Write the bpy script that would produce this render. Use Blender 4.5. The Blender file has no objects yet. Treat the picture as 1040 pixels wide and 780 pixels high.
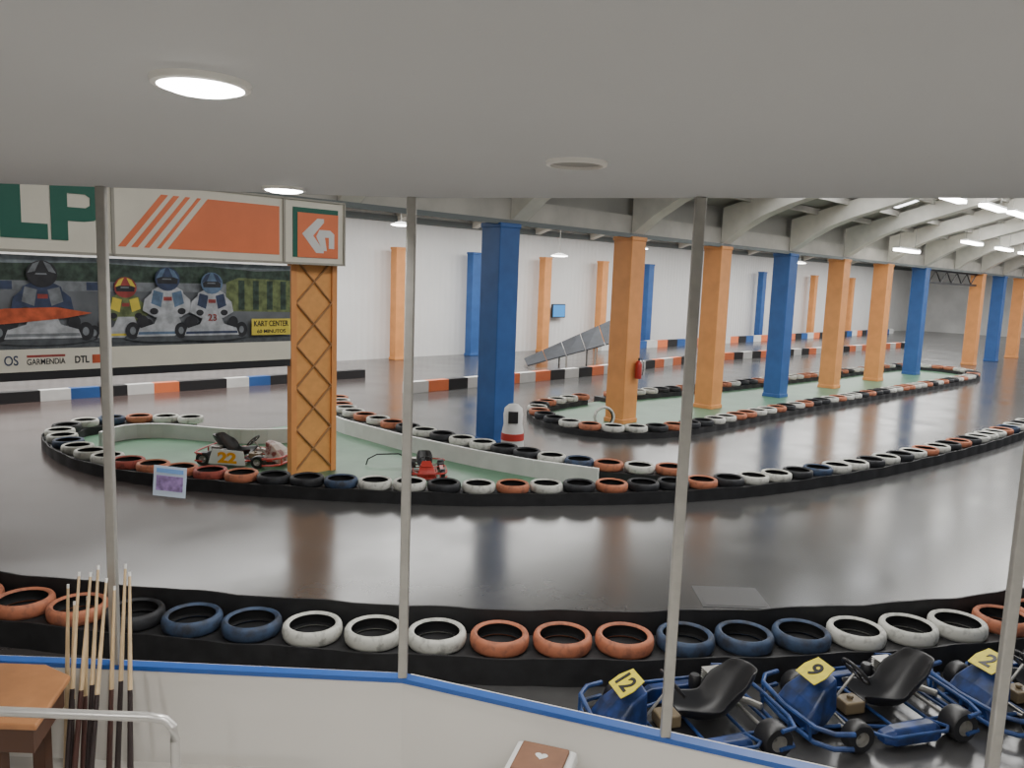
import bpy, math, random
from mathutils import Vector, Matrix
random.seed(4)
COL=bpy.context.scene.collection
# ------------------------------------------------------------------ materials
def mat(name,c,rough=.5,metal=0,var=0,scale=8,c2=None,bump=0,emit=0,thr=None,spec=.5,coat=0):
    m=bpy.data.materials.new(name);m.use_nodes=True;nt=m.node_tree;b=nt.nodes['Principled BSDF']
    b.inputs['Base Color'].default_value=(*c,1);b.inputs['Roughness'].default_value=rough
    b.inputs['Metallic'].default_value=metal;b.inputs['Specular IOR Level'].default_value=spec
    b.inputs['Coat Weight'].default_value=coat
    if emit:
        b.inputs['Emission Color'].default_value=(*c,1);b.inputs['Emission Strength'].default_value=emit
    if var or bump or c2:
        tc=nt.nodes.new('ShaderNodeTexCoord');n=nt.nodes.new('ShaderNodeTexNoise')
        n.inputs['Scale'].default_value=scale;n.inputs['Detail'].default_value=5
        nt.links.new(tc.outputs['Object'],n.inputs['Vector'])
        r=nt.nodes.new('ShaderNodeValToRGB')
        a=c2 if c2 else tuple(x*(1-var) for x in c)
        r.color_ramp.elements[0].color=(*a,1);r.color_ramp.elements[1].color=(*c,1)
        t=thr if thr else (.35,.65)
        r.color_ramp.elements[0].position=t[0];r.color_ramp.elements[1].position=t[1]
        nt.links.new(n.outputs['Fac'],r.inputs['Fac']);nt.links.new(r.outputs['Color'],b.inputs['Base Color'])
        if bump:
            bp=nt.nodes.new('ShaderNodeBump');bp.inputs['Strength'].default_value=bump;bp.inputs['Distance'].default_value=.02
            nt.links.new(n.outputs['Fac'],bp.inputs['Height']);nt.links.new(bp.outputs['Normal'],b.inputs['Normal'])
    return m
ORANGE=mat('orange_paint',(.78,.32,.10),.55,var=.15,scale=2)
BLUE=mat('blue_paint',(.028,.11,.35),.5,var=.2,scale=2)
WHITE=mat('white_paint',(.74,.74,.72),.5,var=.1,scale=3)
GREEN_F=mat('green_floor_paint',(.12,.25,.155),.4,c2=(.09,.20,.12),scale=1.2)
BLACK=mat('black_rubber',(.022,.022,.024),.6,var=.4,scale=6,bump=.3)
T_OR=mat('worn_orange_tyre_paint',(.48,.17,.09),.7,c2=(.28,.11,.07),scale=12,thr=(.32,.5),bump=.2)
T_WH=mat('worn_white_tyre_paint',(.60,.60,.55),.7,c2=(.34,.34,.31),scale=12,thr=(.32,.48),bump=.2)
T_BL=mat('worn_blue_tyre_paint',(.045,.075,.14),.65,c2=(.03,.035,.05),scale=9,thr=(.36,.6),bump=.2)
T_BK=mat('bare_black_tyre',(.03,.032,.037),.65,c2=(.012,.012,.014),scale=9,bump=.2)
T_RD=mat('worn_red_tyre_paint',(.34,.07,.05),.7,c2=(.16,.04,.03),scale=9,thr=(.36,.5),bump=.2)
CONC=mat('pale_concrete',(.50,.48,.43),.8,var=.2,scale=1.5)
STEEL=mat('brushed_grey_aluminium',(.42,.41,.38),.4,metal=.5,var=.1,scale=20)
DARK=mat('dark_plastic',(.02,.02,.022),.4)
YEL=mat('yellow_plate',(.80,.68,.06),.5,var=.15,scale=20)
RED=mat('red_paint',(.45,.04,.03),.4)
LGREEN=mat('dark_green_sign_paint',(.01,.12,.08),.5)
KBLUE=mat('kart_blue',(.02,.055,.22),.4,c2=(.012,.025,.07),scale=7)
KPIPE=mat('kart_blue_tubing',(.025,.075,.25),.45,c2=(.015,.035,.11),scale=7)
# ------------------------------------------------------------------ mesh builder
class M:
    def __init__(s): s.v=[];s.f=[];s.m=[]
    def add(s,vs,fs,mi=0):
        o=len(s.v);s.v+= [tuple(v) for v in vs]
        for f in fs: s.f.append([i+o for i in f]);s.m.append(mi)
        return s
    def box(s,x0,x1,y0,y1,z0,z1,mi=0):
        return s.add([(x0,y0,z0),(x1,y0,z0),(x1,y1,z0),(x0,y1,z0),(x0,y0,z1),(x1,y0,z1),(x1,y1,z1),(x0,y1,z1)],
          [(3,2,1,0),(4,5,6,7),(0,1,5,4),(1,2,6,5),(2,3,7,6),(3,0,4,7)],mi)
    def tube(s,pts,r,n=8,mi=0,r2=None):
        P=[Vector(p) for p in pts];N=len(P);vs=[];fs=[]
        up=Vector((0,0,1))
        for i,p in enumerate(P):
            d=(P[min(i+1,N-1)]-P[max(i-1,0)]).normalized()
            a=d.cross(up)
            if a.length<.05: a=d.cross(Vector((0,1,0)))
            a.normalize();b=d.cross(a)
            rr=r if r2 is None else r+(r2-r)*i/(N-1)
            for k in range(n):
                t=2*math.pi*k/n;vs.append(p+a*math.cos(t)*rr+b*math.sin(t)*rr)
        for i in range(N-1):
            for k in range(n):
                k2=(k+1)%n;fs.append((i*n+k,i*n+k2,(i+1)*n+k2,(i+1)*n+k))
        fs.append(tuple(range(n)));fs.append(tuple((N-1)*n+k for k in reversed(range(n))))
        return s.add(vs,fs,mi)
    def lathe(s,prof,n=28,axis='z',c=(0,0,0),mis=None,closed=True):
        vs=[];K=len(prof)
        for k in range(n):
            t=2*math.pi*k/n
            for (r,h) in prof:
                x,y=r*math.cos(t),r*math.sin(t)
                p=(x,y,h) if axis=='z' else ((x,h,y) if axis=='y' else (h,x,y))
                vs.append((p[0]+c[0],p[1]+c[1],p[2]+c[2]))
        o=len(s.v);s.v+=vs
        for k in range(n):
            k2=(k+1)%n
            for j in range(K if closed else K-1):
                j2=(j+1)%K
                s.f.append([o+k*K+j,o+k2*K+j,o+k2*K+j2,o+k*K+j2]);s.m.append(mis[j] if mis else 0)
        return s
    def prism(s,pts,y0,y1,mi=0,plane='xz'):
        n=len(pts)
        g={'xz':lambda p,d:(p[0],d,p[1]),'xy':lambda p,d:(p[0],p[1],d),'yz':lambda p,d:(d,p[0],p[1])}[plane]
        vs=[g(p,y0) for p in pts]+[g(p,y1) for p in pts]
        fs=[tuple(range(n)),tuple(reversed(range(n,2*n)))]+[(i,i+n,(i+1)%n+n,(i+1)%n) for i in range(n)]
        return s.add(vs,fs,mi)
    def mesh(s,name,mats,smooth=False):
        me=bpy.data.meshes.new(name);me.from_pydata(s.v,[],s.f)
        for m in mats: me.materials.append(m)
        me.polygons.foreach_set('material_index',s.m)
        import bmesh
        bm=bmesh.new();bm.from_mesh(me);bmesh.ops.recalc_face_normals(bm,faces=bm.faces);bm.to_mesh(me);bm.free()
        if smooth:
            me.polygons.foreach_set('use_smooth',[True]*len(me.polygons))
            try: me.set_sharp_from_angle(angle=math.radians(40))
            except Exception: pass
        me.update();return me
def ob(name,data,parent=None,loc=(0,0,0),rot=(0,0,0),label=None,cat=None,group=None,kind=None,bevel=0):
    o=bpy.data.objects.new(name,data);COL.objects.link(o);o.location=loc;o.rotation_euler=rot
    if parent: o.parent=parent
    if label:o['label']=label
    if cat:o['category']=cat
    if group:o['group']=group
    if kind:o['kind']=kind
    if bevel:
        b=o.modifiers.new('b','BEVEL');b.width=bevel;b.segments=2;b.limit_method='ANGLE'
    return o
def text_m(body,w,h,x0,z0,y,mats,mi=0,shear=0,bold=.012):
    """lettering mesh in the local xz plane, front towards -y"""
    c=bpy.data.curves.new('t','FONT');c.body=body;c.size=1;c.extrude=.001;c.shear=shear;c.offset=bold
    o=bpy.data.objects.new('t',c);COL.objects.link(o)
    bpy.context.view_layer.update()
    me=bpy.data.meshes.new_from_object(o.evaluated_get(bpy.context.evaluated_depsgraph_get()))
    bpy.data.objects.remove(o)
    xs=[v.co.x for v in me.vertices];ys=[v.co.y for v in me.vertices];a,b,cc,d=min(xs),max(xs),min(ys),max(ys)
    for v in me.vertices:
        v.co=Vector((x0+(v.co.x-a)/(b-a)*w,y-v.co.z*3,z0+(v.co.y-cc)/(d-cc)*h))
    for m in mats: me.materials.append(m)
    return me
# ------------------------------------------------------------------ camera
H=3.5;p=math.atan(106/800);r=math.radians(2.1)
U=Vector((0,math.sin(p),math.cos(p)));F=Vector((0,math.cos(p),-math.sin(p)));X=Vector((1,0,0))
R=X*math.cos(r)+U*math.sin(r);UP=-X*math.sin(r)+U*math.cos(r)
cd=bpy.data.cameras.new('camera');cam=bpy.data.objects.new('camera',cd);COL.objects.link(cam)
cam.matrix_world=Matrix(((R.x,UP.x,-F.x,0),(R.y,UP.y,-F.y,0),(R.z,UP.z,-F.z,H),(0,0,0,1)))
cd.sensor_width=36;cd.lens=800/1040*36;cd.clip_start=.05;cd.clip_end=400
bpy.context.scene.camera=cam
# ------------------------------------------------------------------ hall frame
C0=Vector((2.8,19.85));E=Vector((.7071,.7071));NN=Vector((.7071,-.7071));Q=math.radians(45)
def HP(a,s,z=0):
    q=C0+E*a+NN*s;return (q.x,q.y,z)
# worn polished asphalt: faint broad stains, fine grain, slightly varying gloss
FLOOR=bpy.data.materials.new('worn_grey_track_floor');FLOOR.use_nodes=True;nt=FLOOR.node_tree;b=nt.nodes['Principled BSDF']
b.inputs['Specular IOR Level'].default_value=.75
tc=nt.nodes.new('ShaderNodeTexCoord')
def noise(scale,detail,dist=0,vec=None):
    n=nt.nodes.new('ShaderNodeTexNoise');n.inputs['Scale'].default_value=scale;n.inputs['Detail'].default_value=detail;n.inputs['Distortion'].default_value=dist
    nt.links.new(vec or tc.outputs['Object'],n.inputs['Vector']);return n
def ramp(n,c0,c1,p0,p1):
    q=nt.nodes.new('ShaderNodeValToRGB');q.color_ramp.elements[0].color=(*c0,1);q.color_ramp.elements[1].color=(*c1,1);q.color_ramp.elements[0].position=p0;q.color_ramp.elements[1].position=p1
    nt.links.new(n.outputs['Fac'],q.inputs['Fac']);return q
r1=ramp(noise(.25,4,.3),(.060,.059,.060),(.078,.077,.076),.3,.7)
r2=ramp(noise(5,6,.1),(.93,.93,.93),(1.06,1.06,1.05),.35,.7)
mx=nt.nodes.new('ShaderNodeMix');mx.data_type='RGBA';mx.blend_type='MULTIPLY';mx.inputs[0].default_value=1
nt.links.new(r1.outputs['Color'],mx.inputs[6]);nt.links.new(r2.outputs['Color'],mx.inputs[7])
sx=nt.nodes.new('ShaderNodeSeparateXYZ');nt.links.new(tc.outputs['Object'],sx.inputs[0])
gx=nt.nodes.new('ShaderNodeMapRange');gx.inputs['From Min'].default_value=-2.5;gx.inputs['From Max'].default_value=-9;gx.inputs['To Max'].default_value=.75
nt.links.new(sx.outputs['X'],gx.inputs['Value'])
m2=nt.nodes.new('ShaderNodeMix');m2.data_type='RGBA';nt.links.new(gx.outputs['Result'],m2.inputs[0]);nt.links.new(mx.outputs[2],m2.inputs[6]);m2.inputs[7].default_value=(.085,.052,.045,1)  # base colour blends to reddish brown towards the left side
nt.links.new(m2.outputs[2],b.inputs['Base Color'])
mr=nt.nodes.new('ShaderNodeMapRange');mr.inputs['From Min'].default_value=.3;mr.inputs['From Max'].default_value=.7;mr.inputs['To Min'].default_value=.17;mr.inputs['To Max'].default_value=.23
nt.links.new(noise(.9,3,.1).outputs['Fac'],mr.inputs['Value']);nt.links.new(mr.outputs['Result'],b.inputs['Roughness'])
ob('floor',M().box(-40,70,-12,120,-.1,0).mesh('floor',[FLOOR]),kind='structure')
WALLM=mat('white_sheet_wall',(.82,.82,.81),.55,var=.06,scale=.6)
nt=WALLM.node_tree;b=nt.nodes['Principled BSDF'];tc=nt.nodes.new('ShaderNodeTexCoord');w=nt.nodes.new('ShaderNodeTexWave');w.inputs['Scale'].default_value=1.0
bp=nt.nodes.new('ShaderNodeBump');bp.inputs['Strength'].default_value=.4;bp.inputs['Distance'].default_value=.05
nt.links.new(tc.outputs['Object'],w.inputs['Vector']);nt.links.new(w.outputs['Fac'],bp.inputs['Height']);nt.links.new(bp.outputs['Normal'],b.inputs['Normal'])
def hall(name,m,mats,**k):
    return ob(name,m.mesh(name,mats),loc=(C0.x,C0.y,0),rot=(0,0,Q),**k)
hall('wall_back',M().box(-30,66,15.2,15.4,0,6.6),[WALLM],kind='structure')
hall('wall_end',M().box(66,66.2,-14,15.4,0,9),[mat('pale_end_wall',(.75,.75,.74),.7,var=.2,scale=.5)],kind='structure')
hall('wall_side',M().box(-30.2,-30,-8,15.4,0,9),[WALLM],kind='structure')
ROOF=mat('warm_grey_roof_sheet',(.42,.41,.37),.7,var=.2,scale=.8)
hall('ceiling',M().box(-30,66,0,15.4,6.6,6.75),[ROOF],kind='structure')
PB=[(0,4.7),(.6,5.12),(1.2,5.45),(1.9,5.72),(2.8,5.98),(4,6.35),(6,6.95),(8,7.55),(12,8.1),(14.5,8.2)]
rm=M();pr=[(0,5.75),(2.5,6.45),(5,7.35),(8,8.15),(12,8.7),(14.5,8.8)]
def zr(s):
    for (a,za),(b_,zb) in zip(pr,pr[1:]):
        if a<=s<=b_: return za+(zb-za)*(s-a)/(b_-a)
rm.prism([(-s,z) for s,z in pr]+[(-s,z+.12) for s,z in reversed(pr)],-30,66,plane='yz')
hall('ceiling',rm,[ROOF],kind='structure')
hall('wall_upper',M().box(-30,66,0,.12,5.1,6.6),[ROOF],kind='structure')
hall('trim_1',M().box(-30,66,-.18,.18,4.66,5.15),[CONC],kind='structure')
TEAL=mat('grey_green_paint',(.12,.14,.14),.5)
hall('trim_2',M().box(-30,66,15.0,15.18,5.7,5.95),[TEAL],kind='structure')
hall('trim_3',M().box(-30,66,-.24,-.18,4.62,4.72),[TEAL],kind='structure')
cols=[(-8.9,'T'),(-4.45,'b'),(0,'o'),(4.15,'o'),(8.3,'b'),(12.45,'o'),(16.6,'o'),(20.9,'b'),(29.3,'o'),(33.3,'b'),(37.6,'o')]
BEAM=mat('cream_painted_concrete',(.80,.77,.69),.7,var=.15,scale=2)
bm_=M();bot=[(-s,z) for s,z in PB];top=[(-14.5,8.75),(-12,8.65),(-8,8.1),(-5,7.3),(-2.5,6.4),(0,5.7)]
bm_.prism(bot+top,-.22,.22,plane='yz');bme=bm_.mesh('roof_beam',[BEAM])
fme=M().prism([(0,5.15),(0,6.6),(14.9,6.6),(14.9,5.7),(13.5,6.15),(1.5,6.15)],-.17,.17,plane='yz').mesh('ceiling_beam',[BEAM])
for i in range(-3,13):
    a=i*4.15
    ob('roof_beam',bme,loc=HP(a,.2),rot=(0,0,Q),label='cream haunched concrete roof beam rising from a column',cat='roof beam',group='sloping roof beams')
    ob('ceiling_beam',fme,loc=HP(a,-.2),rot=(0,0,Q),label='pale concrete beam under the flat roof',cat='roof beam',group='flat bay beams')
SKY=mat('bright_skylight_panel',(.95,.97,1),.5,emit=6)
for j,s in enumerate([1.0,1.9,3.0,4.1,5.2,6.4,9.5,12.5]):
    z=zr(s)
    hall('trim_%d'%(10+j),M().box(-30,66,-s-.05,-s+.05,z-.2,z-.02),[CONC],kind='structure')
k=1
for i in range(0,13):
    for s in (2.1,4.3,5.5,8.0):
        a=i*4.15+.9;z=zr(s)-.05;z2=zr(s+.8)-.05
        hall('window_%d'%(20+k),M().prism([(-s,z),(-s-.8,z2),(-s-.8,z2+.03),(-s,z+.03)],a,a+2.4,plane='yz'),[SKY],kind='structure');k+=1
# added lamps imitating lounge downlights reflected in the window glass
GLOW=mat('added_lamp_glow',(1,.98,.93),.4,emit=18)
def added_reflection_lamp(a,s,z,top_z):
    l=bpy.data.objects.new('added_reflection_lamp',None);COL.objects.link(l);l.location=HP(a,s,z);l['category']='lamp';l['group']='added lamps standing in for reflections';l['label']='added round lamp on a rod standing in for a reflected downlight'
    ob('lamp_shade',M().lathe([(.02,.10),(.1,.09),(.28,.03),(.33,0),(.31,0),(.26,.02),(.09,.07),(.02,.08)],24).mesh('k',[WHITE],True),l)
    ob('lamp_bulb',M().lathe([(.001,-.03),(.2,-.03),(.29,-.01),(.29,.01),(.001,.01)],24).mesh('k',[GLOW]),l)
    ob('hanging_rod',M().tube([(0,0,.09),(0,0,top_z-z)],.01,6).mesh('k',[STEEL]),l)
for a,s,z in [(-1.8,-7,4.97),(2.3,-7,4.92),(5.2,-7,4.4),(10,-7,4.9),(16,-7,4.9),(24,-7,4.9)]: added_reflection_lamp(a,s,z,6.6)
def glow_strip(a,s,z,big=False):  # added glowing strips standing in for skylights that the beams hide
    l=bpy.data.objects.new('skylight_glow_strip',None);COL.objects.link(l);l.location=HP(a,s,z);l.rotation_euler=(0,0,Q);l['category']='lamp';l['group']='added glow strips under the sloping roof';l['label']='added glowing strip under roof beams standing in for skylight glow'
    w=.28 if big else .12
    ob('light_housing',M().box(-1.05,1.05,-w,w,0,.06).mesh('k',[WHITE]),l,bevel=.01)
    ob('light_diffuser',M().box(-1.04,1.04,-w*.95,w*.95,-.09,0).mesh('k',[GLOW]),l)
    for x in (-.8,.8): ob('hanging_rod',M().tube([(x,0,.06),(x,0,zr(s)-z)],.01,6).mesh('k',[STEEL]),l)
for a,s,z,b_ in [(7.2,5,6.1,0),(11.2,5,6.2,0),(14.2,5,6.25,0),(18.2,5,6.6,1),(18.6,2.5,5.6,0),(14.6,1.5,5.1,0),(23.2,2.5,5.6,0),(27,2.5,5.6,0),(23,5,6.5,0)]: glow_strip(a,s,z,b_)
# lattice girder crossing the far part of the hall
lg=bpy.data.objects.new('lattice_girder',None);COL.objects.link(lg);lg.location=HP(25.1,0,4.0);lg.rotation_euler=(0,0,Q);lg['label']='dark steel lattice girder spanning between far columns';lg['category']='girder'
ob('girder_chord',M().box(-3.82,3.82,-.06,.06,0,.1).mesh('g',[DARK]),lg)
ob('girder_chord',M().box(-3.82,3.82,-.06,.06,.55,.65).mesh('g',[DARK]),lg)
for i in range(10):
    x=-3.8+i*.76
    ob('lattice_bar',M().tube([(x,0,.08 if i%2 else .58),(x+.76,0,.58 if i%2 else .08)],.03,6).mesh('g',[DARK]),lg)
# columns
def column(a,s,c,w=.57,h=4.65,t=None):
    mtl={'o':ORANGE,'b':BLUE}[c];t=t or w
    nm={'o':'orange','b':'blue'}[c]
    m=M().box(-w/2,w/2,-t/2,t/2,0,h)
    m.box(-w/2-.02,w/2+.02,-t/2-.02,t/2+.02,0,.12,0).box(-w/2-.02,w/2+.02,-t/2-.02,t/2+.02,h-.1,h,0)
    return ob('column',m.mesh('column',[mtl]),loc=HP(a,s),rot=(0,0,Q),label='tall square %s painted column'%nm,cat='column',group='painted hall columns',bevel=.02)
for a,c in cols:
    if c!='T': column(a,0,c)
for (x,y,c) in [(-4.86,32.84,'o'),(1.44,39.14,'o'),(4.6,42.3,'o'),(7.54,45.24,'b'),(16.9,54.6,'b'),(22.6,60.3,'o'),(27.5,65.2,'o'),(-1.9,35.8,'b')]:
    a=(Vector((x,y))-C0).dot(E);column(a,-14.6,c,w=.5,t=.4)
# truss column
tr=bpy.data.objects.new('truss_column',None);COL.objects.link(tr);tr.location=HP(-8.9,0);tr.rotation_euler=(0,0,Q)
tr['label']='orange column with crossed lattice bracing under the sign';tr['category']='column';tr['group']='painted hall columns'
OY=mat('yellow_orange_panel',(.80,.37,.11),.55,var=.1)
ob('column_shaft',M().box(-.4,.4,-.08,.0,0,4.65).mesh('s',[OY]),tr)
ob('corner_post',M().box(-.44,-.34,-.12,.02,0,4.65).mesh('s',[ORANGE]),tr)
ob('corner_post',M().box(.34,.44,-.12,.02,0,4.65).mesh('s',[ORANGE]),tr)
LAT=mat('brown_orange_lattice',(.36,.18,.07),.6)
for i in range(5):
    z0=.1+i*.72
    for sg in (1,-1):
        ob('lattice_bar',M().tube([(-.34*sg,-.10,z0),(.34*sg,-.10,z0+.72)],.018,6).mesh('l',[LAT]),tr)
# ------------------------------------------------------------------ sign and banner
sg=bpy.data.objects.new('advertising_sign',None);COL.objects.link(sg);sg.location=HP(-8.45,.32,3.62);sg.rotation_euler=(0,0,Q)
sg['label']='long white lightbox sign with green letters and orange stripes';sg['category']='sign'
SW=mat('white_sign_face',(.78,.74,.62),.4,var=.06,scale=2);SO=mat('orange_sign_face',(.84,.21,.08),.4,var=.08,scale=2)
ob('sign_box',M().box(-6.2,0,0,.3,0,1.06).mesh('s',[SW]),sg)
ob('sign_frame',M().box(-6.2,0,-.03,0,0,.035).box(-6.2,0,-.03,0,1.03,1.06).box(-1.16,-1.12,-.03,0,0,1.06).box(-.03,0,-.03,0,0,1.06).box(-3.74,-3.70,-.03,0,0,1.06).mesh('s',[mat('sign_frame_grey',(.35,.33,.28),.5)]),sg)
ob('orange_panel',M().prism([(-2.98,.14),(-1.22,.14),(-1.22,.9),(-2.38,.9)],-.012,-.002).mesh('s',[SO]),sg)
for i in range(4):
    x=-3.66+i*.175
    ob('orange_stripe',M().prism([(x,.14),(x+.10-.015*i,.14),(x+.70-.015*i,.9),(x+.6,.9)],-.012,-.002).mesh('s',[SO]),sg)
ob('letter_l',M().prism([(-5.06,.18),(-4.52,.18),(-4.52,.38),(-4.82,.38),(-4.82,.98),(-5.06,.98)],-.014,-.002).mesh('s',[LGREEN]),sg,label='large dark green block letter L')
# P: rounded bowl modelled with a real opening (outer and inner outlines)
P_=M().prism([(-4.48,.18),(-4.28,.18),(-4.28,.98),(-4.48,.98)],-.014,-.002)
P_.prism([(-4.28,.80),(-4.06,.80),(-4.00,.76),(-3.86,.84),(-3.90,.92),(-4.0,.97),(-4.08,.98),(-4.28,.98)],-.014,-.002)
P_.prism([(-4.00,.76),(-4.00,.66),(-3.86,.58),(-3.86,.84)],-.014,-.002)
P_.prism([(-4.28,.44),(-4.08,.44),(-3.96,.46),(-3.89,.51),(-3.86,.58),(-4.00,.66),(-4.06,.62),(-4.28,.62)],-.014,-.002)
ob('letter_p',P_.mesh('s',[LGREEN]),sg,label='large dark green block letter P')
lgm=M().box(-.98,-.14,-.014,-.004,.12,.92).mesh('s',[LGREEN]);ob('logo_back',lgm,sg)
ob('logo_square',M().box(-.9,-.14,-.020,-.014,.12,.84).mesh('s',[SO]),sg)
ob('logo_mark',M().prism([(-.54,.76),(-.82,.50),(-.56,.2),(-.42,.2),(-.42,.24),(-.62,.48),(-.42,.70),(-.42,.76)],-.026,-.02).mesh('s',[WHITE]),sg)
ob('logo_mark',M().prism([(-.56,.47),(-.44,.24),(-.36,.24),(-.40,.46),(-.32,.46),(-.32,.28),(-.22,.28),(-.22,.52),(-.30,.58),(-.50,.58)],-.026,-.02).mesh('s',[WHITE]),sg)
bn=bpy.data.objects.new('banner',None);COL.objects.link(bn);bn.location=HP(-9.38,.15,2.05);bn.rotation_euler=(0,0,Q)
bn['label']='wide printed banner of kart racers above a sponsor strip';bn['category']='banner'
ob('banner_sheet',M().box(-5.6,0,0,.04,.3,1.54).mesh('s',[mat('printed_asphalt_grey',(.20,.215,.235),.4,var=.5,scale=1.5)]),bn)
pc={}
def pm(n,c,var=.4): 
    if n not in pc: pc[n]=mat('print_'+n,c,.4,var=var,scale=9)
    return pc[n]
def ell(cx,cz,rx,rz,n=20): return [(cx+rx*math.cos(2*math.pi*i/n),cz+rz*math.sin(2*math.pi*i/n)) for i in range(n)]
lay=[0]
def art(name,polys,col):
    lay[0]+=.001
    for q in polys:
        ob(name,M().prism(q,-.002-lay[0],-.0005-lay[0]).mesh('s',[col]),bn)
DG=pm('dark_green',(.06,.10,.07),.7);NV=pm('navy',(.05,.07,.14));WT=pm('white',(.55,.57,.60));OR=pm('orange',(.68,.13,.05));BK=pm('black',(.03,.03,.035));RD=pm('red',(.42,.07,.06));CY=pm('pale_blue',(.14,.22,.34));GY=pm('grey',(.24,.26,.28));YL=pm('yellow',(.75,.6,.08),.1);OL=pm('olive',(.20,.25,.10),.6);SK=pm('sky',(.3,.35,.38));SD=pm('shade',(.10,.11,.12))
art('printed_sky',[[(-5.6,1.42),(0,1.46),(0,1.54),(-5.6,1.54)]],SK)
art('printed_trees',[[(-5.6,1.2),(0,1.2),(0,1.46),(-.6,1.43),(-1.4,1.48),(-2.1,1.44),(-3,1.47),(-4,1.43),(-5.6,1.45)]],DG)
art('printed_grass',[[(-1.1,.80),(0,.78),(0,1.3),(-.9,1.32),(-1.1,1.24)]],OL)
art('printed_barrier',[[(-5.6,1.06),(-1.1,1.09),(-1.1,1.22),(-5.6,1.2)]],GY)
art('printed_barrier_block',[[(x,1.09),(x+.16,1.09),(x+.16,1.2),(x,1.2)] for x in [-5.2,-4.85,-4.5,-4.15,-3.1,-2.75]],NV)
art('printed_green_post',[[(x,.82),(x+.1,.82),(x+.1,1.28),(x,1.28)] for x in [-.9,-.66,-.42,-.18]],DG)
art('printed_track_line',[[(-5.6,.42),(-.8,.5),(-.8,.53),(-5.6,.46)]],WT)
art('printed_kerb_shade',[[(-5.6,.30),(0,.30),(0,.40),(-5.6,.36)]],SD)
def racer(cx,s,suit,helm,nose,trim,num=None):
    def q(pts): return [(cx+x*s,.38+z*s*.96) for x,z in pts]
    def e(x,z,rx,rz): return [(cx+a*s,.38+b_*s*.96) for a,b_ in ell(x,z,rx,rz)]
    art('printed_shadow',[e(0,.05,.62,.08)],SD)
    art('printed_tyre',[e(-.5,.15,.1,.13),e(.5,.15,.1,.13),e(-.36,.28,.08,.1),e(.36,.28,.08,.1)],BK)
    art('printed_wheel_rim',[e(-.5,.15,.04,.06),e(.5,.15,.04,.06)],GY)
    art('printed_arm',[q([(-.2,.74),(-.33,.62),(-.36,.45),(-.2,.36),(-.14,.46),(-.24,.54),(-.12,.64)]),q([(.2,.74),(.33,.62),(.36,.45),(.2,.36),(.14,.46),(.24,.54),(.12,.64)])],suit)
    art('printed_suit',[q([(-.2,.35),(.2,.35),(.26,.6),(.22,.76),(.08,.84),(-.08,.84),(-.22,.76),(-.26,.6)])],suit)
    art('printed_suit_panel',[q([(-.24,.56),(-.1,.5),(-.06,.72),(-.2,.76)]),q([(.24,.56),(.1,.5),(.06,.72),(.2,.76)])],trim)
    art('printed_chest_patch',[q([(-.06,.6),(.06,.6),(.06,.66),(-.06,.66)])],RD)
    art('printed_kart_nose',[q([(-.45,.06),(.45,.06),(.41,.18),(.2,.25),(.13,.42),(-.13,.42),(-.2,.25),(-.41,.18)])],nose)
    art('printed_nose_stripe',[q([(-.43,.09),(.43,.09),(.42,.13),(-.42,.13)])],trim)
    art('printed_glove',[e(-.2,.44,.06,.05),e(.2,.44,.06,.05)],BK)
    art('printed_helmet',[e(0,.93,.18,.18)],helm)
    art('printed_helmet_side',[q([(-.165,.94),(-.1,1.06),(-.02,1.1),(-.08,.96)]),q([(.165,.94),(.1,1.06),(.02,1.1),(.08,.96)])],trim)
    art('printed_visor',[q([(-.14,.86),(.14,.86),(.15,.93),(.1,.96),(-.1,.96),(-.15,.93)])],BK)
    art('printed_visor_glint',[q([(-.08,.92),(.06,.92),(.05,.94),(-.07,.94)])],GY)
    if num:
        ob('printed_number',text_m(num,.14*s,.11*s,cx-.07*s,.38+.29*s,-.004-lay[0],[RD]),bn)
racer(-4.7,1.0,NV,BK,OR,RD)
racer(-2.6,.85,OL,RD,WT,YL);racer(-3.65,1.03,NV,BK,WT,GY)
art('printed_red_nose',[[(-5.0,.66),(-4.1,.84),(-3.5,.86),(-3.05,.78),(-3.4,.71),(-4.1,.64),(-5.0,.58)]],OR)
racer(-2.02,1.0,WT,NV,WT,CY);racer(-1.36,.95,WT,CY,WT,NV,'23')
art('yellow_label',[[(-.72,.42),(-.04,.42),(-.04,.68),(-.72,.68)]],YL)
ob('lettering',text_m('KART CENTER',.6,.09,-.68,.56,-.004-lay[0],[BK]),bn)
ob('lettering',text_m('60 MINUTOS',.5,.06,-.63,.45,-.004-lay[0],[BK]),bn)
ob('sponsor_strip',M().box(-5.6,0,-.02,.04,0,.3).mesh('s',[SW]),bn)
ob('lettering',text_m('OS',.16,.13,-4.12,.09,-.022,[NV]),bn)
ob('lettering',text_m('GARMENDIA',.46,.08,-3.86,.09,-.022,[BK]),bn)
ob('lettering',text_m('DTL',.18,.10,-3.28,.09,-.022,[BK],bold=.03),bn)
ob('sponsor_mark',M().box(-3.06,-2.95,-.026,-.02,.08,.2).mesh('s',[OR]),bn)
ob('sponsor_mark',M().box(-3.86,-3.40,-.026,-.02,.19,.22).mesh('s',[RD]),bn)
ob('banner_beam',M().box(-5.9,0,.0,.14,-.12,0).mesh('s',[DARK]),bn)
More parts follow.
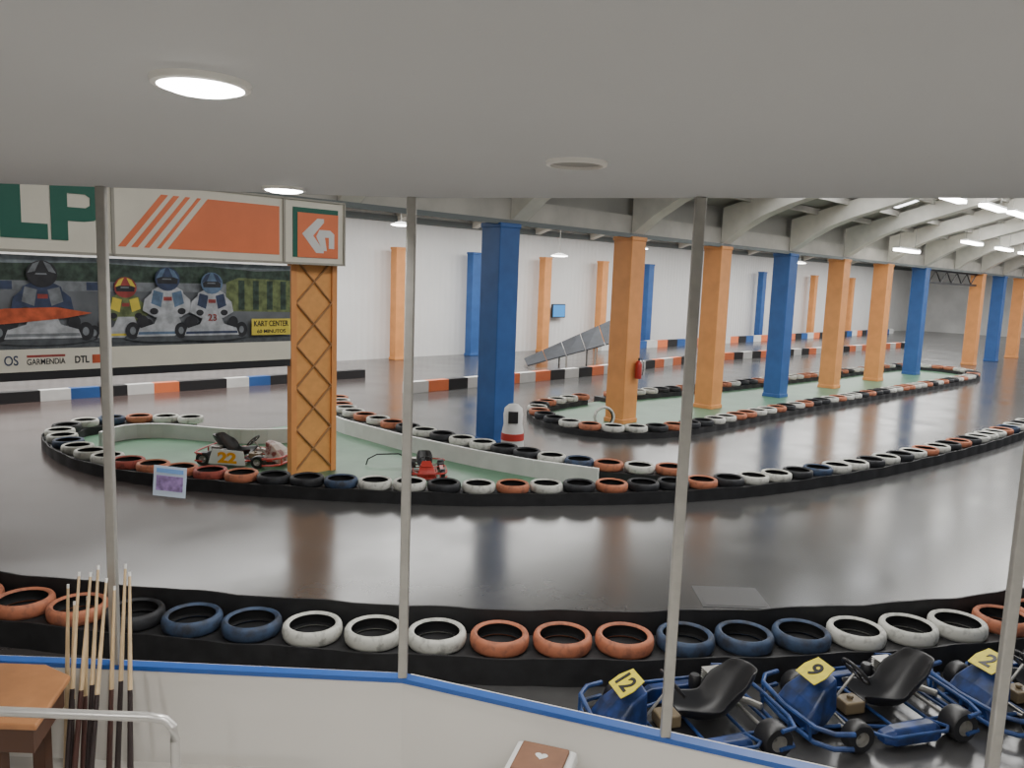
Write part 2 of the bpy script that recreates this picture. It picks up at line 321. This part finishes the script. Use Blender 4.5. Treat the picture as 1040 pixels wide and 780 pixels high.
# ------------------------------------------------------------------ tyres
prof=[(.262,.03),(.268,.07),(.264,.11),(.252,.132),(.232,.142),(.213,.136),(.204,.122),(.24,.11),(.248,.07),(.24,.03),(.204,.02),(.213,.006),(.232,0),(.252,.01)]
mis=[0,0,0,0,0,0,1,1,1,1,0,0,0,0]
TM={}
INN=mat('tyre_inside_black',(.008,.008,.009),.8)
for k_,m_ in {'o':T_OR,'w':T_WH,'b':T_BL,'k':T_BK,'r':T_RD}.items():
    TM[k_]=M().lathe(prof,32,mis=mis).mesh('tyre_'+k_,[m_,INN],True)
CN={'o':'worn orange painted','w':'worn white painted','b':'faded blue painted','k':'bare black','r':'faded red painted'}
def resample(pts,d):
    P=[Vector(q) for q in pts];out=[P[0]];i=0;cur=P[0].copy()
    rem=d
    while i<len(P)-1:
        seg=P[i+1]-cur;L=seg.length
        if L>=rem: cur=cur+seg.normalized()*rem;out.append(cur.copy());rem=d
        else: rem-=L;cur=P[i+1].copy();i+=1
    return out
def smooth(pts,it=2):
    for _ in range(it):
        q=[pts[0]]
        for a,b_ in zip(pts,pts[1:]):
            q.append((a[0]*.75+b_[0]*.25,a[1]*.75+b_[1]*.25));q.append((a[0]*.25+b_[0]*.75,a[1]*.25+b_[1]*.75))
        q.append(pts[-1]);pts=q
    return pts
def offs(P,i):
    a=P[max(i-1,0)];b_=P[min(i+1,len(P)-1)];d=(b_-a).normalized();return Vector((-d.y,d.x))
def barrier(pts,colors,group,where,base_h=.2,lane=.27,sm=2,belt=None,D=.545):
    pts=smooth(pts,sm);T=resample(pts,D)
    fine=resample(pts,D/8);m=M();L=[];
    for i,q in enumerate(fine):
        n=offs(fine,i);w_=lane*(.9+.12*abs(math.cos(math.pi*i/8)))
        L.append((q+n*w_,q-n*w_))
    vs=[];
    for a,b_ in L: vs+=[(a.x,a.y,0),(a.x,a.y,base_h),(b_.x,b_.y,base_h),(b_.x,b_.y,0)]
    fs=[]
    for i in range(len(L)-1):
        for j in range(4):
            fs.append((i*4+j,(i+1)*4+j,(i+1)*4+(j+1)%4,i*4+(j+1)%4))
    fs+=[(0,1,2,3),tuple(len(L)*4-4+j for j in (3,2,1,0))]
    m.add(vs,fs)
    ob('rubber_barrier',m.mesh('rb',[BLACK],True),label='black rubber belt barrier '+where,cat='track barrier')
    for off,hgt in (belt or []):
        m=M();vs=[]
        for i,q in enumerate(fine):
            n=offs(fine,i);w_=off*(.95+.05*abs(math.cos(math.pi*i/8)));a=q+n*w_;b_=q+n*(w_+(.02 if w_>0 else -.02))
            hh=hgt+.008*math.sin(i*.37)
            vs+=[(a.x,a.y,0),(a.x,a.y,hh),(b_.x,b_.y,hh),(b_.x,b_.y,0)]
        m.add(vs,fs);ob('rubber_belt',m.mesh('rb',[BLACK],True),label='upright black rubber belt lining the tyres '+where,cat='track barrier')
    for i,q in enumerate(T):
        c=colors[i%len(colors)]
        ob('tyre',TM[c],loc=(q.x,q.y,base_h+.003),rot=(0,0,random.random()*6),label='%s tyre laid flat on the barrier'%CN[c],cat='tyre',group=group)
near=[(-5.4,6.95),(-4.3,6.75),(-3.2,6.6),(-2.2,6.5),(-1.1,6.42),(0,6.4),(1,6.45),(2,6.57),(3.1,6.75),(4,6.95),(4.6,7.12),(5.2,7.33),(5.9,7.65)]
near=[(x*1.05,y*1.052) for x,y in near]
barrier(near,'ooookbbwwwooobbbwwwook','tyres on the nearest barrier','beside the parked karts',belt=[(.31,.43),(-.285,.25)],base_h=.215,D=.568,lane=.262)
mid=[(-6.6,16.0),(-7.6,16.0),(-8.4,15.4),(-8.5,14.6),(-8.1,13.9),(-7.3,13.0),(-6.3,12.3),(-5.4,11.95),(-4.4,11.7),(-3.2,11.55),(-2.3,11.5),(-1.4,11.5),(-.4,11.5),(.7,11.7),(1.9,11.9),(2.9,12.2),(3.9,12.6),(5.1,13.2),(6.5,14),(8.2,15.2),(10.4,16.9),(12.6,18.9)]
mid=[(x*k_,y*k_) for (x,y) in mid for k_ in [1.055+max(0,x-4)*.006]]
barrier(mid,'wwobwkwwbwwwroorokkbwwkwowkokkokwwkbwwkwkwowkokw','tyres around the green infield','around the green infield',base_h=.16,belt=[(-.30,.20)])
barrier([(-4.5,20.2),(-4.0,18.6),(-3.3,17.7),(-1.8,16.2),(-.3,15),(.9,14.1),(2.0,13.7),(3.0,13.65)],'owowwowokwkwwkkwb','tyres along the dividing wall','along the white dividing wall',base_h=.2)
isl=[(2.0,22.6),(1.0,21.5),(.6,20.4),(.9,18.8),(1.8,17.9),(2.9,17.8),(4.3,18.6),(6.3,20.7),(8.8,23.1),(11.7,25.8),(15.4,29.2),(17.8,31.4),(19.4,33.0),(20.3,34.6),(20.1,36.2),(18.9,37.0),(17.4,36.3),(15.0,33.9),(10.9,30.1),(7.0,26.6),(4.1,24.3),(2.6,23.15)]
barrier(isl,'owwokwokkwowwkokkwwo','tyres around the column island','around the island of columns',base_h=.13)
def patch(name,pts,label,z=.006):
    return ob(name,M().prism(pts,.0,z,plane='xy').mesh(name,[GREEN_F]),label=label,cat='painted floor')
patch('painted_floor_patch',mid[:16]+[(3.0,13.4),(2.0,13.6),(.9,14.0),(-.3,15),(-1.8,16.2),(-3.3,17.7),(-4.5,20.2),(-5.0,19.5),(-4.9,17.9),(-5.6,17.1)],'green painted concrete infield inside the tyre barrier')
patch('painted_floor_patch',isl,'green painted strip of floor around the columns')
def stripwall(name,pts,h,t,mats,label,cat='barrier',seg=None):
    P=resample(pts,seg or .8);m=M()
    for i in range(len(P)-1):
        a,b_=P[i],P[i+1];n=Vector((-(b_-a).y,(b_-a).x)).normalized()*t/2
        m.prism([tuple(a+n),tuple(b_+n),tuple(b_-n),tuple(a-n)],0,h,mi=i%len(mats),plane='xy')
    return ob(name,m.mesh(name,mats),label=label,cat=cat)
stripwall('low_wall',[(-4.55,18.3),(-3.7,17.1),(-2.2,15.65),(-.65,14.45),(.5,13.75),(1.6,13.3)],.32,.07,[WHITE],'low white panel wall beside the tyre row',seg=.4)
stripwall('low_wall',smooth([(-7.9,14.9),(-7.9,15.7),(-7.2,16.0),(-6.3,15.8),(-5.4,15.6),(-4.4,16.0)]),.3,.07,[WHITE],'low white curved panel wall on the infield edge',seg=.25)
stripwall('striped_barrier',[(-14,17.8),(-9,22.8),(-4.6,27.2)],.28,.25,[WHITE,SO,DARK,DARK,WHITE,BLUE,DARK],'low striped white orange and black crash barrier by the wall',seg=.7)
stripwall('striped_barrier',[(-3.2,23.4),(-.7,25.9),(3,29.8),(9,37.2),(16.5,43.7),(28,54)],.34,.25,[WHITE,SO,DARK,WHITE,DARK,SO],'long striped crash barrier between two track lanes',seg=.8)
stripwall('striped_barrier',[(23.0,34.2),(24.6,37),(28,42),(37,52)],.5,.25,[DARK,DARK,DARK,WHITE,SO],'dark crash barrier with painted blocks at the far bend',seg=1.1)
stripwall('striped_barrier',[(4.5,41.0),(7,43.5),(20,56.5),(34,70.5)],.4,.25,[WHITE,SO,DARK,BLUE],'striped crash barrier in front of the far wall',seg=1.0)
# ------------------------------------------------------------------ karts
def kart(loc,rz,num,body,pipe,label,s=.92,plate=YEL,group=None,tilt=-62,pz=.50,tall=1.0,side=None):
    K=bpy.data.objects.new('go_kart',None);COL.objects.link(K);K.location=loc;K.rotation_euler=(0,0,rz);K.scale=(s,s,s*tall)
    K['label']=label;K['category']='go kart'
    if group:K['group']=group
    m=M()
    for sg_ in (1,-1):
        m.tube([(-.66,.3*sg_,.1),(-.3,.3*sg_,.1),(.1,.33*sg_,.1),(.4,.24*sg_,.1),(.74,.2*sg_,.1)],.017)
    for x in (-.64,-.35,.05,.4,.7): m.tube([(x,-.31 if x<.2 else -.22,.1),(x,.31 if x<.2 else .22,.1)],.015)
    ob('frame',m.mesh('k',[pipe],True),K)
    ob('floor_pan',M().box(.02,.70,-.2,.2,.075,.083).mesh('k',[DARK]),K)
    m=M()
    for z in (.09,.22):
        m.tube([(.62,-.54,z),(.78,-.5,z),(.88,-.38,z),(.92,0,z),(.88,.38,z),(.78,.5,z),(.62,.54,z)],.022)
    for y in (-.35,0,.35): m.tube([(.9,y,.09),(.9,y,.22)],.013)
    m.tube([(.7,.2,.1),(.9,.2,.1)],.014).tube([(.7,-.2,.1),(.9,-.2,.1)],.014)
    ob('front_bumper',m.mesh('k',[pipe],True),K)
    m=M()
    secs=[(.85,.26,.08,.18),(.77,.27,.07,.28),(.64,.21,.10,.40),(.48,.14,.18,.46)]
    vs=[]
    for x,hw,z0,z1 in secs: vs+=[(x,-hw,z0),(x,hw,z0),(x,hw*.8,z1),(x,0,z1+.02),(x,-hw*.8,z1)]
    fs=[(0,1,2,3,4),(19,18,17,16,15)]
    for i in range(3):
        for j in range(5): fs.append((i*5+j,(i+1)*5+j,(i+1)*5+(j+1)%5,i*5+(j+1)%5))
    m.add(vs,fs);ob('nose_fairing',m.mesh('k',[body]),K,bevel=.02)
    pl=ob('number_plate',M().prism([(-.13,-.115),(.13,-.115),(.145,.0),(.11,.125),(-.11,.125),(-.145,0)],-.004,.004).mesh('k',[plate]),K,loc=(.63,0,pz),rot=(math.radians(tilt),0,math.radians(90)))
    if num:
        w_=.18 if len(num)>1 else .11
        ob('number_lettering',text_m(num,w_,.15,-w_/2,-.07,-.006,[BK],bold=.02),pl)
    for sg_ in (1,-1):
        m=M();y0,y1=.40*sg_,.54*sg_
        vs=[]
        for x,z0,z1,f in [(-.3,.06,.15,.75),(-.22,.05,.19,1),(.18,.05,.18,1),(.28,.06,.14,.7)]:
            ym=y0+(y1-y0)*f;vs+=[(x,y0,z0),(x,ym,z0),(x,ym,(z0+z1)/2),(x,y0+(ym-y0)*.7,z1),(x,y0,z1)]
        fs=[(0,1,2,3,4),(19,18,17,16,15)]
        for i in range(3):
            for j in range(5): fs.append((i*5+j,(i+1)*5+j,(i+1)*5+(j+1)%5,i*5+(j+1)%5))
        m.add(vs,fs);ob('side_pod',m.mesh('k',[body]),K,bevel=.015)
        ob('side_bar',M().tube([(-.34,.3*sg_,.1),(-.34,.52*sg_,.16),(-.28,.57*sg_,.16),(.26,.57*sg_,.16),(.34,.5*sg_,.16),(.4,.24*sg_,.1)],.016).mesh('k',[pipe],True),K)
    if side:
        sp=ob('side_panel',M().prism([(-.36,.08),(.34,.08),(.30,.36),(-.28,.38)],-.60,-.588).mesh('k',[WHITE]),K)
        ob('number_lettering',text_m(side,.36,.22,-.18,.11,-.604,[plate],bold=.05),sp)
    def wheel(x,y,r_,w_):
        pr_=[(r_*.5,-w_/2),(r_*.9,-w_/2),(r_,-w_*.36),(r_,w_*.36),(r_*.9,w_/2),(r_*.5,w_/2),(r_*.46,w_*.2),(.02,w_*.15),(.02,-w_*.15),(r_*.46,-w_*.2)]
        ob('wheel',M().lathe(pr_,24,axis='y',mis=[0,0,0,0,0,1,1,1,1,1]).mesh('k',[DARK,STEEL],True),K,loc=(x,y,r_))
    for sg_ in (1,-1): wheel(-.5,.46*sg_,.14,.18);wheel(.5,.43*sg_,.13,.13)
    ob('rear_axle',M().tube([(-.5,-.4,.14),(-.5,.4,.14)],.016).mesh('k',[STEEL],True),K)
    ob('steering_linkage',M().tube([(.5,-.42,.13),(.44,0,.12),(.5,.42,.13)],.01).tube([(.5,-.42,.13),(.5,-.2,.1)],.014).tube([(.5,.42,.13),(.5,.2,.1)],.014).mesh('k',[STEEL],True),K)
    path=[(.14,.18,.18),(.0,.12,.2),(-.18,.10,.21),(-.32,.16,.22),(-.42,.28,.23),(-.52,.42,.22),(-.59,.53,.17)]
    vs=[];nU=9
    for x,z,hw in path:
        for j in range(nU):
            u=-1+2*j/(nU-1);lift=.15*abs(u)**3
            vs.append((x+lift*.9 if z>.12 else x,u*hw,z+(lift if z<.3 else lift*.2)))
    fs=[(i*nU+j,i*nU+j+1,(i+1)*nU+j+1,(i+1)*nU+j) for i in range(len(path)-1) for j in range(nU-1)]
    so=ob('seat',M().add(vs,fs).mesh('k',[DARK],True),K);sm_=so.modifiers.new('s','SOLIDIFY');sm_.thickness=.015;ss=so.modifiers.new('u','SUBSURF');ss.levels=1;ss.render_levels=1
    m=M();pts=[(0.13*math.cos(t),.15*math.sin(t),0) for t in [2*math.pi*i/24 for i in range(25)]]
    m.tube(pts,.014,8);m.tube([(-.12,0,0),(.12,0,0)],.01).tube([(0,-.14,0),(0,.14,0)],.01)
    ob('steering_wheel',m.mesh('k',[DARK],True),K,loc=(.2,0,.45),rot=(0,math.radians(-50),0))
    ob('steering_column',M().tube([(.22,0,.43),(.48,0,.12)],.012).mesh('k',[STEEL],True),K)
    e=ob('engine',M().box(-.5,-.26,-.36,-.23,.1,.26).box(-.44,-.3,-.35,-.24,.26,.36).mesh('k',[mat('engine_grey',(.12,.12,.12),.45,metal=.5)]),K,bevel=.01)
    fm=M()
    for i in range(5): fm.box(-.46,-.28,-.37,-.22,.27+i*.022,.277+i*.022)
    ob('cooling_fins',fm.mesh('k',[STEEL]),e)
    ob('exhaust_pipe',M().tube([(-.3,-.24,.3),(-.42,-.12,.2),(-.56,0,.2),(-.62,.1,.2)],.03,10).mesh('k',[STEEL],True),K)
    ob('air_filter',M().lathe([(.001,0),(.05,0),(.055,.02),(.055,.1),(.04,.12),(.001,.12)],14,c=(-.2,-.33,.2),closed=False).mesh('k',[DARK],True),K)
    ob('fuel_tank',M().box(.14,.34,-.09,.09,.09,.2).lathe([(.001,.2),(.03,.2),(.03,.23),(.001,.23)],12,c=(.24,0,0),closed=False).mesh('k',[mat('tank_tan',(.20,.15,.085),.5)]),K,bevel=.02)
    m=M()
    for z in (.1,.26):
        m.tube([(-.5,-.57,z),(-.64,-.54,z),(-.69,-.38,z),(-.70,0,z),(-.69,.38,z),(-.64,.54,z),(-.5,.57,z)],.018)
    for y in (-.4,0,.4): m.tube([(-.69,y,.1),(-.69,y,.26)],.014)
    ob('rear_bumper',m.mesh('k',[pipe],True),K)
    return K
G='parked rental karts by the glass'
hd=math.atan2(-.27,-.96)
kart((1.52,5.86,0),hd,'12',KBLUE,KPIPE,'blue and black go kart with yellow plate twelve',group=G)
kart((3.09,6.17,0),hd,'9',KBLUE,KPIPE,'blue and black go kart with yellow plate nine',group=G)
kart((4.66,6.45,0),hd,'2',KBLUE,KPIPE,'blue and black go kart with yellow plate two',group=G)
DR=mat('dirty_white_kart',(.5,.46,.42),.5,c2=(.2,.05,.04),scale=5,thr=(.4,.5))
kart((-4.9,14.2,0),math.radians(-8),'',DR,RED,'low white and red kart numbered twenty two on green infield',plate=mat('orange_yellow_number',(.80,.34,.02),.4),s=1.0,tilt=-18,pz=.27,tall=.9,side='22')
kart((-1.5,13.75,0),math.radians(-80),'',RED,RED,'small red kart facing the lounge on green infield',s=.66,plate=RED,pz=.42)
ob('pipe_hoop',M().tube([(-.4,0,.02),(-.37,.0,.13),(-.2,.05,.2),(.2,.05,.2),(.37,0,.13),(.4,0,.02)],.014).mesh('k',[DARK],True),loc=(-2.25,14.3,0),rot=(0,0,.3),label='bent black pipe hoop standing on green infield',cat='pipe')
# ------------------------------------------------------------------ hall props
rp=bpy.data.objects.new('inclined_ramp',None);COL.objects.link(rp);rp.location=(.5,32.6,0);rp.rotation_euler=(0,0,math.radians(8));rp['label']='long dark grey panelled ramp rising on steel legs';rp['category']='ramp'
RG=mat('ramp_dark_grey',(.055,.06,.07),.6,var=.3,scale=3,spec=.3)
f=lambda x:.05+.47*x
for j in range(5):
    x0,x1=.8*j,.8*j+.77
    vs=[(x0,-.8,f(x0)*.62),(x1,-.8,f(x1)*.62),(x1+.1,.8,f(x1)+.1),(x0+.1,.8,f(x0)+.1)]
    q_=ob('ramp_panel',M().add(vs,[(0,1,2,3)]).mesh('k',[RG]),rp).modifiers.new('s','SOLIDIFY');q_.thickness=.05
for x in (1.6,2.8,3.8):
    ob('support_leg',M().tube([(x,-.75,0),(x,-.75,f(x)*.62-.02)],.04).mesh('k',[STEEL],True),rp)
    ob('support_leg',M().tube([(x,.75,0),(x,.75,f(x)+.0)],.04).mesh('k',[STEEL],True),rp)
tv=bpy.data.objects.new('wall_television',None);COL.objects.link(tv);tv.location=HP((Vector((2.45,40.2))-C0).dot(E),-14.9,2.0);tv.rotation_euler=(0,0,Q);tv['label']='small flat television showing a blue screen';tv['category']='television'
ob('casing',M().box(-.5,.5,0,.1,-.35,.35).mesh('k',[DARK]),tv,bevel=.02)
ob('screen',M().box(-.45,.45,-.008,0,-.3,.3).mesh('k',[mat('blue_screen',(.05,.25,.6),.3,emit=.6)]),tv)
fe=bpy.data.objects.new('fire_extinguisher',None);COL.objects.link(fe);fe.location=HP(.12,.385,1.15);fe['label']='red fire extinguisher hung on an orange column';fe['category']='fire extinguisher'
ob('cylinder',M().lathe([(.001,0),(.08,0),(.085,.03),(.085,.36),(.06,.43),(.03,.45),(.001,.45)],20,closed=False).mesh('k',[RED],True),fe)
ob('valve',M().box(-.02,.02,-.02,.02,.45,.5).box(-.02,.1,-.012,.012,.5,.52).mesh('k',[DARK]),fe)
ob('hose',M().tube([(.05,0,.48),(.11,0,.42),(.12,0,.2),(.1,0,.08)],.012).mesh('k',[DARK],True),fe)
ob('tyre',TM['w'],loc=(2.25,18.95,.262),rot=(math.radians(82),0,.2),label='worn white tyre leaning upright at a column foot',cat='tyre')
cb=bpy.data.objects.new('control_cabinet',None);COL.objects.link(cb);cb.location=(.05,15.75,0);cb['label']='rounded white and red floor unit beside a blue column';cb['category']='cabinet'
ob('cabinet_body',M().lathe([(.001,0),(.22,0),(.24,.05),(.22,.45),(.19,.6),(.2,.8),(.18,.93),(.1,1.0),(.001,1.02)],20,closed=False).mesh('k',[WHITE],True),cb)
ob('cabinet_band',M().lathe([(.226,.28),(.238,.28),(.23,.42),(.218,.42)],20).mesh('k',[RED],True),cb)
ob('display',M().prism([(-.1,.64),(.1,.64),(.1,.88),(-.1,.88)],-.215,-.15).mesh('k',[DARK]),cb,bevel=.01)
ob('manhole_cover',M().box(2.2,2.95,8.3,8.9,0,.006).box(2.24,2.91,8.34,8.86,.006,.009).mesh('k',[mat('dark_steel_cover',(.06,.06,.06),.4)]),label='square metal cover set into the track floor',cat='floor cover')
# ------------------------------------------------------------------ lounge
ZC=3.88;ZF=.85
m0,m1,m2,m3,m4,m5=(-9,3.96),(-2.05,3.94),(-.52,3.91),(.78,3.45),(2.03,3.01),(6,1.6)
W=[m0,m1,m2,m3,m4,m5]
CEI=mat('matt_grey_ceiling',(.57,.58,.59),.8,var=.03,scale=1)
out=[(x,y+.05) for x,y in W]
ob('ceiling',M().prism([(-11.5,-8.6),(6,-8.6)]+out[::-1]+[(-11.5,4)],ZC,ZC+.15,plane='xy').mesh('c',[CEI]),kind='structure')
LF=mat('beige_floor_tile',(.5,.48,.44),.4,var=.1,scale=3)
ob('floor',M().prism([(-11.5,-8.6),(6,-8.6)]+[(x,y-.0) for x,y in W][::-1]+[(-11.5,4)],0.01,ZF,plane='xy').mesh('c',[LF]),kind='structure')
LW=mat('cream_wall_paint',(.68,.66,.62),.7,var=.04,scale=1)
SILL=mat('blue_sill',(.02,.09,.34),.35)
for i in range(5):
    a,b_=Vector(W[i]),Vector(W[i+1]);n=Vector((-(b_-a).y,(b_-a).x)).normalized()*.1
    ob('wall_front.%03d'%i if i else 'wall_front',M().prism([tuple(a),tuple(b_),tuple(b_+n),tuple(a+n)],0.01,1.375,plane='xy').mesh('c',[LW]),kind='structure')
    ob('trim_%d'%(30+i),M().prism([tuple(a-n*.1),tuple(b_-n*.1),tuple(b_+n*.5),tuple(a+n*.5)],1.375,1.4,plane='xy').mesh('c',[SILL]),kind='structure')
for i,q in enumerate(W[1:5]):
    ob('trim_%d'%(40+i),M().box(-.024,.024,-.012,.022,1.40,ZC).mesh('c',[STEEL]),loc=(q[0],q[1],0),kind='structure',bevel=.006)
ob('wall_rear',M().box(-11.5,6,-8.75,-8.6,ZF,ZC).mesh('c',[LW]),kind='structure')
ob('wall_left',M().box(-11.65,-11.5,-8.6,4,0.01,ZC).mesh('c',[LW]),kind='structure')
ob('wall_right',M().box(6,6.15,-8.6,1.7,0.01,ZC).mesh('c',[LW]),kind='structure')
LAMP=mat('lamp_glass',(1,.98,.94),.3,emit=25);OFF=mat('unlit_lamp',(.3,.29,.27),.35,metal=.3);TRIM=mat('white_lamp_ring',(.85,.84,.8),.4)
LE=110
def downlight(x,y,on=True):
    d=bpy.data.objects.new('ceiling_downlight',None);COL.objects.link(d);d.location=(x,y,ZC);d['category']='ceiling light'
    d['label']='round recessed downlight glowing white in the ceiling' if on else 'round recessed downlight switched off in the ceiling';d['group']='lounge ceiling downlights'
    ob('lamp_ring',M().lathe([(.085,0),(.1,0),(.097,-.012),(.085,-.014)],32).mesh('k',[TRIM],True),d)
    ob('lamp_lens',M().lathe([(.001,-.008),(.06,-.022),(.085,-.014),(.085,0),(.001,0)] if on else [(.001,-.004),(.085,-.004),(.085,0),(.001,0)],32).mesh('k',[LAMP if on else OFF]),d)
    if on:
        l=bpy.data.lights.new('lamp','SPOT');l.energy=LE;l.spot_size=math.radians(165);l.spot_blend=.6;l.shadow_soft_size=.08;l.color=(1,.97,.93)
        lo=bpy.data.objects.new('lamp',l);COL.objects.link(lo);lo.parent=d;lo.location=(0,0,-.04)
downlight(-.66,1.68);downlight(-1.08,3.7);downlight(.18,2.59,False)
for q in [(.95,.4),(-2.6,.6),(2.2,1.4),(-1.0,-1.2),(1.4,-2.2),(-3.2,-2.6),(.2,-4.0),(3.6,-1.0),(-5.5,-.6),(-2,-5.6)]: downlight(*q)
fy=ob('paper_flyer',M().box(-.085,.085,-.003,0,-.08,.08).mesh('k',[mat('pale_blue_paper',(.42,.50,.62),.6)]),loc=(-1.75,3.965,2.40),rot=(0,math.radians(4),-.02),label='small bluish printed flyer taped to the window',cat='flyer')
ob('printed_picture',M().box(-.07,.07,-.005,-.003,-.05,.03).mesh('k',[mat('violet_print',(.3,.2,.45),.6,var=.6,scale=30)]),fy)
ob('printed_header',M().box(-.07,.07,-.005,-.003,.045,.068).mesh('k',[mat('blue_print',(.15,.3,.6),.6)]),fy)
ob('handrail',M().tube([(-3.8,3.08,1.63),(-1.46,3.08,1.63),(-1.40,3.08,1.62),(-1.37,3.08,1.59),(-1.36,3.08,1.53),(-1.36,3.08,ZF)],.02,12).mesh('k',[mat('satin_white_metal',(.55,.54,.52),.3,metal=.5)],True),label='pale metal handrail with curved corner and post',cat='handrail')
tb=bpy.data.objects.new('side_table',None);COL.objects.link(tb);tb.location=(-2.74,3.45,ZF);tb['label']='orange wooden side table with dark rim beside cues';tb['category']='table'
WD=mat('orange_wood',(.42,.19,.08),.35,var=.3,scale=5);DW=mat('dark_wood',(.08,.035,.02),.4)
top_=[(-.9,-.25),(.72,-.25),(.63,.18),(.45,.28),(-.9,.28)]
ob('table_top',M().prism(top_,.62,.65,plane='xy').mesh('k',[WD]),tb,bevel=.008)
ob('table_apron',M().prism([(x*.96,y*.9) for x,y in top_],.5,.62,plane='xy').mesh('k',[DW]),tb)
for x in (-.8,.5):
    for y in (-.18,.2 if x<0 else .14): ob('table_leg',M().box(x-.03,x+.03,y-.03,y+.03,0,.5).mesh('k',[DW]),tb)
CW=mat('pale_ash_wood',(.62,.46,.27),.3,var=.15,scale=12);CB=mat('dark_cue_butt',(.03,.02,.02),.3);CR=mat('brown_cue_butt',(.07,.03,.025),.3)
tips=[(-2.25,1.86,'p',-2.24,3.78),(-2.19,1.93,'d',-2.10,3.52),(-2.13,1.93,'m',-2.06,3.50),(-2.09,1.97,'d',-2.01,3.54),(-2.05,1.90,'d',-1.97,3.48),(-2.15,1.80,'m',-2.07,3.62),(-1.93,1.94,'d',-1.78,3.52),(-1.95,1.98,'d',-1.90,3.62),(-2.01,1.86,'m',-1.96,3.66),(-2.22,1.77,'d',-2.12,3.60)]
for i,(x,z,c,bx,by) in enumerate(tips):
    q=bpy.data.objects.new('pool_cue',None);COL.objects.link(q);q.location=(bx,by,ZF);q['category']='pool cue';q['group']='pool cues leaning by the window'
    q['label']='pale wooden pool cue leaning in the corner' if c=='p' else 'pool cue with pale shaft and dark butt leaning'
    B=Vector((0,0,.0));T_=Vector((x-bx,3.88-by,z-ZF));Mi=B.lerp(T_,.5)
    ob('cue_butt',M().tube([B,Mi],.016,10,r2=.012).mesh('k',[CW if c=='p' else (CB if c=='d' else CR)],True),q)
    ob('cue_shaft',M().tube([Mi,B.lerp(T_,.98)],.012,10,r2=.0065).mesh('k',[CW],True),q)
    ob('cue_tip',M().tube([B.lerp(T_,.98),T_],.0068,8).mesh('k',[WHITE],True),q)
sl=bpy.data.objects.new('stool',None);COL.objects.link(sl);sl.location=(.20,3.42,ZF);sl.rotation_euler=(0,0,math.radians(-17));sl['label']='white plastic stool with brown cushioned seat';sl['category']='stool'
ob('seat_frame',M().box(-.15,.15,-.15,.13,.36,.43).mesh('k',[WHITE]),sl,bevel=.02)
sc=ob('seat_cushion',M().box(-.115,.115,-.13,.10,.43,.45).mesh('k',[mat('brown_leather',(.22,.10,.05),.5,var=.2)]),sl,bevel=.008)
hp=[(.03*math.sin(t)**3*1.0,.026*(13*math.cos(t)-5*math.cos(2*t)-2*math.cos(3*t)-math.cos(4*t))/15) for t in [2*math.pi*i/24 for i in range(24)]]
ob('heart_mark',M().prism(hp,.45,.4515,plane='xy').mesh('k',[WHITE]),sc)
for x in (-.12,.12):
    for y in (-.12,.1): ob('stool_leg',M().box(x-.022,x+.022,y-.022,y+.022,0,.37).mesh('k',[WHITE]),sl,bevel=.008)
# ------------------------------------------------------------------ light
def area(loc,sx,sy,e,col=(1,1,1),rot=(0,0,Q)):  # unseen area lamps added under the roof to brighten the hall
    l=bpy.data.lights.new('area','AREA');l.shape='RECTANGLE';l.size=sx;l.size_y=sy;l.energy=e;l.color=col
    o=bpy.data.objects.new('hall_fill_light',l);COL.objects.link(o);o.location=loc;o.rotation_euler=rot
area(HP(2,-9,6.1),40,6,4100,(1,.99,.96))
area(HP(40,-8,6.1),34,6,3900,(1,.99,.96))
area(HP(4,7.5,7.2),40,3,2200,(1,.98,.94))
area(HP(40,7.5,7.2),34,3,2300,(1,.98,.94))
wd=bpy.data.worlds.new('world');bpy.context.scene.world=wd;wd.use_nodes=True
wd.node_tree.nodes['Background'].inputs[0].default_value=(.9,.93,1,1);wd.node_tree.nodes['Background'].inputs[1].default_value=.42
